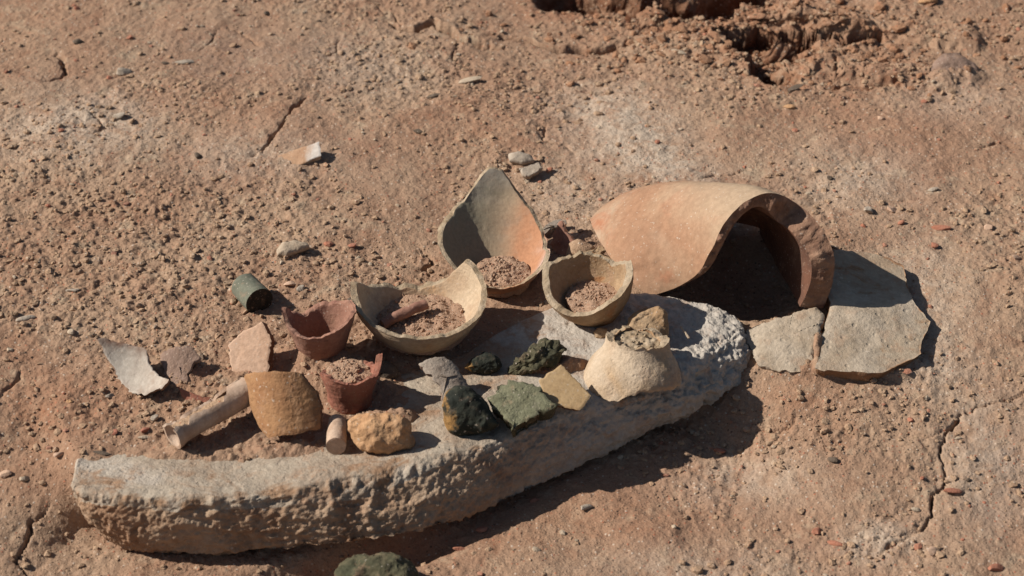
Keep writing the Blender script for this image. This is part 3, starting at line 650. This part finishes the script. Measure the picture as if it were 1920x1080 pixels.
def rock(name, outline, anchor, depth, mats, label, cat, n=None, back=None, rough=.002, freq=45, p=2.2, seed=0, ridge=0, group=None, auto=None, pitted=0, res=1):
    """a lump whose widest section is the outline, bulging towards and away from it"""
    n = TOCAM if n is None else np.array(n, float)/np.linalg.norm(n); o = np.array(anchor, float)
    W = np.array([onplane(px, py, o, n) for px, py in outline]); c = W.mean(0)
    e1 = np.cross([0, 1., .2], n); e1 /= np.linalg.norm(e1); e2 = np.cross(n, e1)
    Q = np.stack([(W-c)@e1, (W-c)@e2], 1); per = np.vstack([Q, Q[:1]]); seg = np.linalg.norm(np.diff(per, axis=0), axis=1); cs = np.concatenate([[0], np.cumsum(seg)])
    m = int(140*res); s = np.linspace(0, cs[-1], m, endpoint=False); B = np.stack([np.interp(s, cs, per[:, 0]), np.interp(s, cs, per[:, 1])], 1)
    for _ in range(3): B = .25*np.roll(B, 1, 0)+.5*B+.25*np.roll(B, -1, 0)
    back = depth if back is None else back; V = []; nr = int(46*res)
    ph = np.linspace(.004, math.pi-.004, nr)
    for a in ph:
        f = abs(math.sin(a))**(2/p); h = abs(math.cos(a))**(2/p)*(depth if a < math.pi/2 else -back)
        V.append(c+(B[:, :1]*e1+B[:, 1:]*e2)*f+h*n)
    V = np.vstack(V); F = gridfaces(nr, m, True); N = normals(V, F)
    if N[3*m]@n < 0: N = -N; F = F[:, ::-1]
    L = V-c; d = rough*fbm(L, freq, 4, seed, .55)
    if ridge: d = d-ridge*np.abs(fbm(L, freq*.8, 3, seed+9))
    if pitted: d = d-pitted*np.clip(fbm(L, freq*2.2, 3, seed+19)-.05, 0, 1)
    V = V+N*d[:, None]
    ob = mesh_obj(name, V, F, mats, auto=auto); return tag(ob, label, cat, group)
def tube(name, p0, p1, r0, r1, mats, label, cat, hollow=0, rough=.0004, seed=0, seg=64, bend=(0, 0, 0), flat=1, group=None):
    p0, p1 = np.array(p0, float), np.array(p1, float); d = p1-p0; L = np.linalg.norm(d); d /= L
    u = np.cross(d, [0, 0, 1.]); u /= np.linalg.norm(u); v = np.cross(u, d); th_ = np.linspace(0, 2*math.pi, seg, endpoint=False)
    rows = []; n = 40
    for f in (.02, .4, .8, .96): rows.append((0, f*r0))
    for s in np.linspace(0, 1, n): rows.append((s, (r0+(r1-r0)*s)))
    for f in (.96, .8): rows.append((1, f*r1))
    if hollow:
        for s in (1, .97, .9, .8): rows.append((s, r1*hollow))
        rows.append((.8, .002*r1))
    else: rows += [(1, .4*r1), (1, .02*r1)]
    V = []; rr = []
    for i, (s, r) in enumerate(rows):
        c = p0+d*L*s+np.array(bend)*4*s*(1-s); V.append(c+(np.cos(th_)*r)[:, None]*u+(np.sin(th_)*r*flat)[:, None]*v)
    V = np.vstack(V); F = gridfaces(len(rows), seg, True); N = normals(V, F); V = V+N*(rough*fbm(V-p0, 90, 4, seed))[:, None]
    fi = np.repeat(np.arange(len(rows)-1), seg); mi = (fi >= 4+n-1).astype(int)
    ob = mesh_obj(name, V, F, mats if isinstance(mats, (list, tuple)) else [mats, mats], mi=mi, auto=50); return tag(ob, label, cat, group)

# standing and lying sherds of the group
plate('sherd', [(428,648),(445,628),(470,615),(490,601),(500,618),(509,640),(505,668),(502,697),(470,704),(434,700),(430,672)], P(468,696)+TOCAM*.012, (-.35,-.75,.62), .009, [M['tan'], M['tanbreak']],
      'flat pinkish tan sherd standing on edge with a pointed top', 'sherd', bump=.0004, seed=1, taper=.97)
plate('pot_piece', [(438,706),(452,700),(500,696),(553,697),(566,714),(580,735),(587,765),(586,804),(548,815),(500,821),(486,808),(466,780),(448,745)], P(515,806)+TOCAM*.026, (-.28,-.74,.60), .010, [M['ochre'], M['tanbreak']],
      'large ochre pot wall piece with ribbed convex outside, upright on the slab', 'pot piece', bend=.017, bdir=(1, -.1), jag=.0005, bump=.0003, seed=2, taper=.96)
plate('sherd', [(1010,712),(1030,698),(1052,683),(1068,698),(1108,741),(1096,760),(1087,769),(1060,763),(1030,757),(1017,735)], P(1058,732,.016), (.05,-.42,1), .006, [M['yellow'], M['tanbreak']],
      'smooth yellow five-sided sherd lying on the slab left of the cream neck', 'sherd', bump=.0002, seed=3, jag=.0006)
plate('green_stone', [(918,748),(935,722),(962,714),(1000,718),(1020,740),(1040,757),(1010,775),(985,790),(962,804),(945,780),(925,765)], P(975,770,.017), (-.05,-.30,1), .016, [M['moss'], M['slag']],
      'flat green stone tucked against the yellow sherd', 'stone', bump=.0012, seed=4, jag=.002, freq=50, auto=60)
plate('flagstone', [(1568,468),(1620,466),(1672,476),(1698,490),(1704,518),(1712,556),(1724,575),(1748,602),(1738,628),(1728,640),(1731,662),(1694,680),(1655,697),(1600,694),(1530,689),(1533,650),(1545,610),(1562,575),(1552,520)],
      P(1640,600,.012), (.07,-.10,1), .016, [M['stone'], M['terrabreak2']], 'big flat grey flagstone right of the terracotta jar, half in its shadow', 'flagstone', bump=.0011, jag=.0009, seed=5, freq=34, auto=None, taper=.96, big=.0022, cupz=.002)
plate('flagstone', [(1398,612),(1440,600),(1490,586),(1530,574),(1541,586),(1537,615),(1526,650),(1524,690),(1480,696),(1440,690),(1412,668),(1395,640)],
      P(1465,640,.012), (-.06,-.22,1), .018, [M['stone'], M['stone2']], 'smaller pale flagstone between the slab end and the big flagstone', 'flagstone', bump=.0010, jag=.0015, seed=6, freq=40, auto=None, big=.002, cupz=.002)
plate('sherd', [(520,292),(556,278),(597,263),(602,291),(575,302),(546,315),(533,304)], P(560,296,.009), (-.25,-.30,1), .006, [M['gold2'], M['chip']],
      'small rectangular tan sherd lying alone below the long crack', 'sherd', bend=.003, bdir=(0, 1), seed=7, bump=.0002, jag=.0005)
# pieces behind the small cup
plate('sherd', [(1028,458),(1042,432),(1050,414),(1062,436),(1074,455),(1080,482),(1052,488),(1040,478)], P(1056,478), (-.45,-.7,.5), .006, [M['pink'], M['tan']],
      'small brown triangular sherd standing behind the small cup', 'sherd', seed=8, bend=.004)
rock('clod', [(1060,478),(1066,458),(1085,450),(1112,462),(1120,482),(1105,496),(1075,494)], P(1090,484), .012, M['crumb'], 'rounded soil clod behind the small cup', 'clod', seed=9, rough=.0015)
plate('sherd', [(1082,476),(1100,470),(1128,459),(1134,470),(1114,481),(1090,488)], P(1108,480,.012), (.1,-.5,1), .005, [M['cup'], M['buffbreak']], 'thin pale sherd edge poking out behind the small cup', 'sherd', seed=10)
plate('sherd', [(1012,432),(1030,414),(1060,410),(1064,418),(1040,426),(1018,440)], P(1038,424,.004), (0,-.2,1), .006, [M['greybone'], M['greybone']], 'thin grey flake behind the brown triangular sherd', 'sherd', seed=11)
# half-buried grey pieces on the left
def dish(name, c, R, r, ang0, ang1, z0, mats, label, cat, seed=0, cut=.0, height=.02, thick=.005):
    """part of a shallow dish wall sunk into the soil"""
    nt_, ns = 110, 30; V = []
    for side in (0, 1):
        for s in np.linspace(0, 1, ns):
            a = np.radians(np.linspace(ang0, ang1, nt_)); e = noise(a*4, seed, 0)*.1
            q = s*(1+e*s); rr = r+(R-r)*q-side*thick*.6; zz = z0+height*q**2.0-side*thick
            V.append(np.stack([c[0]+rr*np.cos(a), c[1]+rr*np.sin(a), zz+0*a], 1))
    V = np.vstack(V); n = nt_*ns; F0 = gridfaces(ns, nt_); Fs = [F0, (F0+n)[:, ::-1]]
    for idx in (np.arange(nt_), (ns-1)*nt_+np.arange(nt_), np.arange(ns)*nt_, np.arange(ns)*nt_+nt_-1):
        Fs.append(np.stack([idx[:-1], idx[1:], idx[1:]+n, idx[:-1]+n], 1))
    F = np.vstack(Fs); V[:, :] += (.0008*fbm(V, 60, 4, seed))[:, None]
    ob = mesh_obj(name, V, F, mats, auto=50)
    bm = bmesh.new(); bm.from_mesh(ob.data); bmesh.ops.recalc_face_normals(bm, faces=bm.faces); bm.to_mesh(ob.data); bm.free()
    return tag(ob, label, cat)
plate('sherd', [(198,648),(235,650),(272,652),(278,680),(292,703),(328,722),(318,734),(276,745),(246,737),(222,710),(207,676)], P(262,712,.010), (-.25,-.5,.85), .006, [M['shell'], M['greybrown']],
      'grey crescent-shaped sherd half buried at the left, brown at its top', 'sherd', cupz=-.010, seed=12, bump=.0004, freq=40)
plate('sherd', [(298,664),(330,648),(360,648),(372,668),(352,700),(346,742),(324,728),(306,700)], P(328,712,.007), (-.15,-.5,.85), .005, [M['greybrown'], M['greybone']],
      'brownish grey sherd facing the crescent-shaped one, sunk in soil', 'sherd', seed=13, bend=.008)
plate('sherd', [(325,722),(350,735),(385,746),(430,745),(428,756),(385,760),(345,750)], P(375,748,.006), (0,-.75,.7), .005, [M['red'], M['tanbreak']],
      'thin reddish rim sherd sticking out of the soil above the bone', 'sherd', seed=14, bend=.004)
# hollow bone
def bone():
    p0 = P(324, 838); p1 = P(468, 768); p0[2] += .013; p1[2] += .021; d = p1-p0; L = np.linalg.norm(d); d /= L
    u = np.cross(d, [0, 0, 1.]); u /= np.linalg.norm(u); v = np.cross(u, d)
    ns, nt_ = 90, 44; Vo, Vi = [], []
    for s in np.linspace(0, 1, ns):
        c = p0+d*L*s; op = 52+14*float(noise(np.array([s*7]), 3, 0)[0])+10*float(noise(np.array([s*22]), 7, 0)[0])-50*sstep(.62, .8, s)
        a = np.radians(np.linspace(116+op, 476-op, nt_)); r = .0108+.003*math.exp(-(s/.10)**2)+.002*s
        Vo.append(c+(np.cos(a)*r)[:, None]*u+(np.sin(a)*r)[:, None]*v); ri = r-.0032-.001*noise(np.array([s*9.]), 1, 0)[0]
        Vi.append(c+(np.cos(a)*ri)[:, None]*u+(np.sin(a)*ri)[:, None]*v)
    V = np.vstack(Vo+Vi); n = ns*nt_; F0 = gridfaces(ns, nt_); Fs = [F0, (F0+n)[:, ::-1]]
    for idx in (np.arange(nt_), (ns-1)*nt_+np.arange(nt_), np.arange(ns)*nt_, np.arange(ns)*nt_+nt_-1): Fs.append(np.stack([idx[:-1], idx[1:], idx[1:]+n, idx[:-1]+n], 1))
    V += (.0005*fbm(V, 80, 4, 3))[:, None]
    ob = mesh_obj('bone', V, np.vstack(Fs), M['bone'], auto=50)
    bm = bmesh.new(); bm.from_mesh(ob.data); bmesh.ops.recalc_face_normals(bm, faces=bm.faces); bm.to_mesh(ob.data); bm.free()
    tag(ob, 'split hollow bone leaning against the ochre pot piece', 'bone')
    f = mesh_obj  # soil packed in the open side
    nn = 60; V = []
    for s in np.linspace(.06, .9, nn):
        c = p0+d*L*s; w = np.linspace(-1, 1, 14); V.append(c+(w*.0085)[:, None]*u+(.002+.0015*(1-w*w)+.0008*noise(w*6, s*30, 2))[:, None]*v)
    V = np.vstack(V); ob2 = mesh_obj('soil_fill', V, gridfaces(nn, 14), M['crumb']); tag(ob2, 'soil packed inside the split hollow bone', 'soil', None, 'stuff')
bone()
# pipe pieces and peg
g0 = P(459, 556); g1 = P(488, 586); g0[2] += .0125; g1[2] += .0125
tube('pipe_piece', g0, g1, .0128, .0136, [M['green'], M['greenend']], 'short grey-green pipe piece lying alone with its end face darkened as shade', 'pipe piece', seed=3)
k0 = P(633, 804); k1 = P(631, 850); k0[2] += .0075; k1[2] += .0075
tube('clay_peg', k0, k1, .0078, .0086, [M['bone'], M['tan']], 'short round tan clay peg lying on the slab below the red cup', 'clay peg', seed=5)
h0 = bA+[-.033, -.012, .0245]; h1 = bA+[.006, .012, .030]
tube('clay_stick', h0, h1, .0050, .0044, M['pink'], 'finger-shaped pinkish clay stick inside the large buff bowl', 'clay stick', seed=7, bend=(0, 0, .002), rough=.0007)
t0 = P(1276, 618); t1 = P(1294, 640); t0[2] += .02; t1[2] += .008
tube('twig', P(1276,612,.012), P(1292,634,.006), .0011, .0009, M['chip'], 'thin pale twig at the mouth of the terracotta jar', 'twig', seed=8)
# lumps on the slab
rock('clay_lump', [(654,790),(668,778),(690,772),(712,775),(728,770),(752,780),(775,795),(778,825),(776,848),(735,852),(690,850),(668,832)], P(718,842)+[0,.008,.014], .018, M['crust'], 'rough orange crusty clay lump on the slab next to the peg', 'clay lump', rough=.0028, ridge=.003, freq=42, seed=11, pitted=.002)
rock('black_stone', [(826,760),(832,738),(856,722),(882,726),(905,745),(925,772),(940,796),(925,808),(890,814),(858,823),(842,812),(828,790)], P(880,810)+[0,.010,.014], .018, M['black'], 'black-green rough stone with an ochre left side on the slab', 'stone', rough=.0016, ridge=.002, freq=45, seed=12, pitted=.0015, p=2.6)
rock('slag_lump', [(950,690),(956,672),(975,662),(990,648),(1008,644),(1022,632),(1045,640),(1068,655),(1060,672),(1040,684),(1015,690),(995,704),(970,708),(952,702)], P(1008,698)+[0,.008,.010], .014, M['slag'], 'knobbly dark green slag lump behind the yellow sherd', 'slag lump', rough=.004, ridge=.006, freq=60, seed=13, pitted=.003, res=1.3)
rock('slag_lump', [(868,690),(880,668),(910,658),(940,668),(946,690),(920,704),(885,704)], P(907,698)+[0,.006,.006], .010, M['black'], 'dark stone lying in the shadow below the large buff bowl', 'stone', rough=.002, ridge=.002, seed=14)
rock('stone', [(690,700),(700,682),(720,678),(742,688),(746,706),(722,714)], P(718,708), .008, M['dark'], 'dark stone in the shade between the red cup and the bowl', 'stone', seed=15)
plate('sherd', [(786,680),(806,668),(836,668),(858,684),(874,708),(888,738),(866,752),(830,752),(824,724),(808,702)], P(838,732,.006)+TOCAM*.010, (.12,-.6,.8), .008, [M['greybone'], M['greybrown']],
      'narrow grey-brown neck sherd leaning on the black stone', 'sherd', bend=.014, bdir=(1, .5), seed=16, bump=.0008)
rock('clay_fragment', [(1168,612),(1176,594),(1194,582),(1212,576),(1236,574),(1250,586),(1253,612),(1250,634),(1228,642),(1200,638),(1180,630)], bT+[0,-.004,.014], .014, M['cup'], 'stubby ochre base fragment right behind the pale bell-shaped neck', 'clay fragment', rough=.0018, ridge=.0025, freq=50, seed=31, p=3.2, pitted=.002, auto=50)
rock('clay_chip', [(1112,622),(1122,613),(1138,615),(1140,630),(1128,637),(1116,634)], P(1127,632), .005, M['cup'], 'small cube-like clay chip left of the stubby cup base', 'clay chip', rough=.0006, seed=17, p=4)
rock('mossy_clod', [(628,1070),(650,1052),(680,1040),(712,1032),(745,1038),(772,1055),(792,1075),(800,1110),(760,1140),(680,1140),(630,1110)], P(712,1100)+[0,0,.012], .024, M['slag2'], 'dark mossy clod at the bottom edge in front of the slab', 'clod', rough=.003, ridge=.004, freq=42, seed=18, pitted=.003, res=1.2)
rock('boulder', [(1722,168),(1738,132),(1765,102),(1800,98),(1828,116),(1846,138),(1828,160),(1780,172)], P(1782,160)+[0,.012,.004], .007, M['greybrown'], 'flat grey stone sunk in the gully rim at the top right', 'stone', rough=.002, ridge=.002, seed=19, n=(0,-.35,1))
rock('flat_stone', [(518,470),(528,456),(552,451),(576,456),(580,464),(560,474),(536,483),(520,480)], P(550,474,.006), .006, M['chip'], 'pale flat stone with dark shadow left of the tall jar base', 'stone', n=(.1,-.35,1), seed=20, rough=.0012)
rock('flat_stone', [(953,290),(972,286),(998,294),(1002,304),(980,308),(955,303)], P(977,300,.003), .005, M['stone2'], 'pale rounded stone just behind the square grey chip', 'stone', n=(0,-.3,1), seed=21, rough=.0008)
plate('stone_chip', [(976,316),(992,308),(1012,305),(1018,314),(1002,324),(986,331)], P(997,317,.006), (0,-.25,1), .006, [M['stone2'], M['stone2']], 'square grey stone chip above the tall jar base', 'stone chip', seed=22)

# single small stones; each is a stone you can point to
ST = [ # px, py, width px, height px, material, twist deg, name, label
 (232,143,34,20,'stone2',20,'pale angular stone beside the curved crack at upper left'),
 (347,123,44,12,'stone2',15,'long thin pale stone right of the upper left angular stone'),
 (311,126,22,7,'dark',5,'small dark splinter left of the long thin pale stone'),
 (224,226,34,18,'stone2',-10,'grey-green stone in the pale patch at upper left'),
 (372,303,20,20,'dark',-40,'brown pebble left of the long crack'),
 (147,90,24,18,'dark',10,'black pebble near the upper left corner'),
 (500,30,16,20,'dark',60,'small upright dark stone at the top between cracks'),
 (812,186,32,14,'dark',10,'dark narrow stone below the wide wavy crack'),
 (785,256,24,14,'dark',-20,'dark pebble above the tall jar base to its left'),
 (883,155,52,12,'chip',12,'long white flake in the upper middle'),
 (860,103,14,9,'chip',0,'small white chip above the long white flake'),
 (941,58,10,18,'chip',50,'white splinter between the two wavy cracks'),
 (1271,108,34,12,'chip',-30,'pale splinter below the dark pit'),
 (1490,178,40,9,'dark',25,'narrow dark stone at the lower lip of the gully'),
 (1740,12,56,20,'crust',0,'ochre flat stone at the top right edge'),
 (1630,86,18,9,'chip',0,'white chip at the gully rim'),
 (1765,426,38,12,'brick',-12,'orange flake right of the vessel, uppermost of the bright flakes'),
 (1690,416,16,18,'brick',30,'orange chip nearest above the big flagstone'),
 (1672,392,22,20,'tan',20,'small tan pebble casting a round shadow above the flagstone'),
 (1628,396,26,22,'stone2',40,'pale pebble above the flagstone, left of the tan pebble'),
 (1752,458,20,14,'brick',-25,'reddish pebble right of the flagstone top'),
 (1748,358,28,12,'stone2',0,'grey oval stone above the bright orange flake'),
 (1030,318,16,14,'brick',20,'orange chip right of the square grey chip'),
 (50,604,40,16,'stone2',25,'pale wedge stone with long shadow at the left edge'),
 (20,659,18,14,'chip',10,'white pebble at the far left'),
 (134,630,18,28,'chip',-60,'tan pointed chip at the left above the crescent sherd'),
 (565,547,22,24,'stone2',50,'pale angular pebble right of the pipe piece'),
 (545,540,26,14,'tan',10,'pinkish pebble touching the pale angular pebble'),
 (137,551,30,12,'stone2',0,'flat pale pebble at the left, level with the pipe piece'),
 (240,700,12,10,'dark',0,'tiny dark pebble at the crescent sherd'),
 (205,742,22,14,'stone2',15,'small grey pebble left below the crescent sherd'),
 (288,782,20,18,'stone2',15,'round grey pebble between crescent sherd and bone'),
 (270,815,26,8,'chip',20,'thin white chip left of the bone'),
 (45,897,24,14,'chip',30,'pale chip left of the slab end'),
 (10,888,26,18,'tan',0,'tan pebble at the left edge beside the slab'),
 (131,755,14,10,'crust',0,'small ochre pebble at lower left'),
 (110,850,22,20,'tan',40,'rounded clod right above the slab end'),
 (1350,848,30,14,'brick',-15,'orange chip in front of the slab, larger and left'),
 (1707,787,16,22,'brick',-50,'bright orange chip near the lower right crack'),
 (1562,864,24,14,'dark',-20,'dark oval pebble in the lower right soil'),
 (1100,956,34,14,'stone2',30,'grey splinter in front of the slab, lower middle'),
 (1263,993,14,22,'chip',-60,'pale oval seed-like pebble at lower right of the middle'),
 (1530,995,26,26,'brick',60,'upright red brick chip near the bottom right'),
 (1570,1015,40,10,'brick',-25,'long thin red flake right below the upright brick chip'),
 (1785,918,40,10,'brick',0,'long red flake right of the lower right crack'),
 (1750,1036,30,22,'tan',-10,'rounded tan pebble near the lower right corner'),
 (1718,951,26,10,'chip',0,'pale pebble at the end of the lower right crack'),
 (1865,1064,36,20,'brick',10,'reddish stone at the bottom right corner'),
 (710,1024,22,10,'brick',10,'orange chip just behind the mossy clod'),
 (1797,817,16,8,'chip',0,'small white chip on the lower right crack'),
 (1905,482,20,14,'tan',0,'tan pebble at the right edge'),
 (1855,425,22,20,'tan',0,'ring-like pebble at the right above mid height'),
 (1000,935,20,12,'brick',0,'orange crumb below the middle of the slab'),
 (905,990,26,14,'brick',0,'flat brick crumb right of the mossy clod'),
 (862,1022,30,10,'brick',0,'flat red brick crumb nearest the mossy clod'),
 (1480,208,26,12,'crust',0,'ochre patch stone under the gully lip'),
 (1650,232,18,12,'tan',0,'pinkish pebble below the gully at right'),
 (1555,340,14,18,'dark',40,'dark pebble above the jar to the right'),
 (190,842,34,8,'dark',-5,'dark splinter lying just behind the slab end'),
 (215,805,20,18,'red',0,'small dark red pebble behind the slab end'),
 (272,802,24,14,'red',25,'reddish chip next to the thin white chip'),
]
def stone(px, py, w, h, mk, tw, label, seed):
    r = random.Random(seed); c = P(px, py); c[2] = float(gh(c[0], c[1]))
    ppm = np.linalg.norm(c-CP)*KP; a = w*ppm/2*.88; hz = min(h*ppm/2*.8, a*.7); b = max(hz, a*.35)
    bm = bmesh.new(); bmesh.ops.create_icosphere(bm, subdivisions=3, radius=1)
    V = np.array([v.co[:] for v in bm.verts]); F = np.array([[v.index for v in f.verts] for f in bm.faces]); bm.free()
    for _ in range(9):                                       # chop facets off the pebble
        n = np.array([r.gauss(0, 1), r.gauss(0, 1), r.gauss(0, 1)]); n /= np.linalg.norm(n); k = r.uniform(.5, .85)
        d = V@n-k; V = V-np.outer(np.maximum(d, 0)*.92, n)
    V = V+.07*fbm(V, 1.6, 3, seed)[:, None]*V
    t = math.radians(tw); R = np.array([[math.cos(t), -math.sin(t), 0], [math.sin(t), math.cos(t), 0], [0, 0, 1]])
    V = (V*[a*1.1, b*1.2, hz*.85])@R.T
    tl = r.uniform(-.25, .25); V[:, 2] += V[:, 0]*tl
    o = mesh_obj('stone_chip' if mk in ('chip', 'brick') else 'pebble', V+c+[0, 0, hz*.45], F, M[mk], auto=25)
    tag(o, label, 'stone chip' if mk in ('chip', 'brick') else 'pebble', 'small stones strewn over the ground')
for i, s in enumerate(ST): stone(*s, seed=100+i)
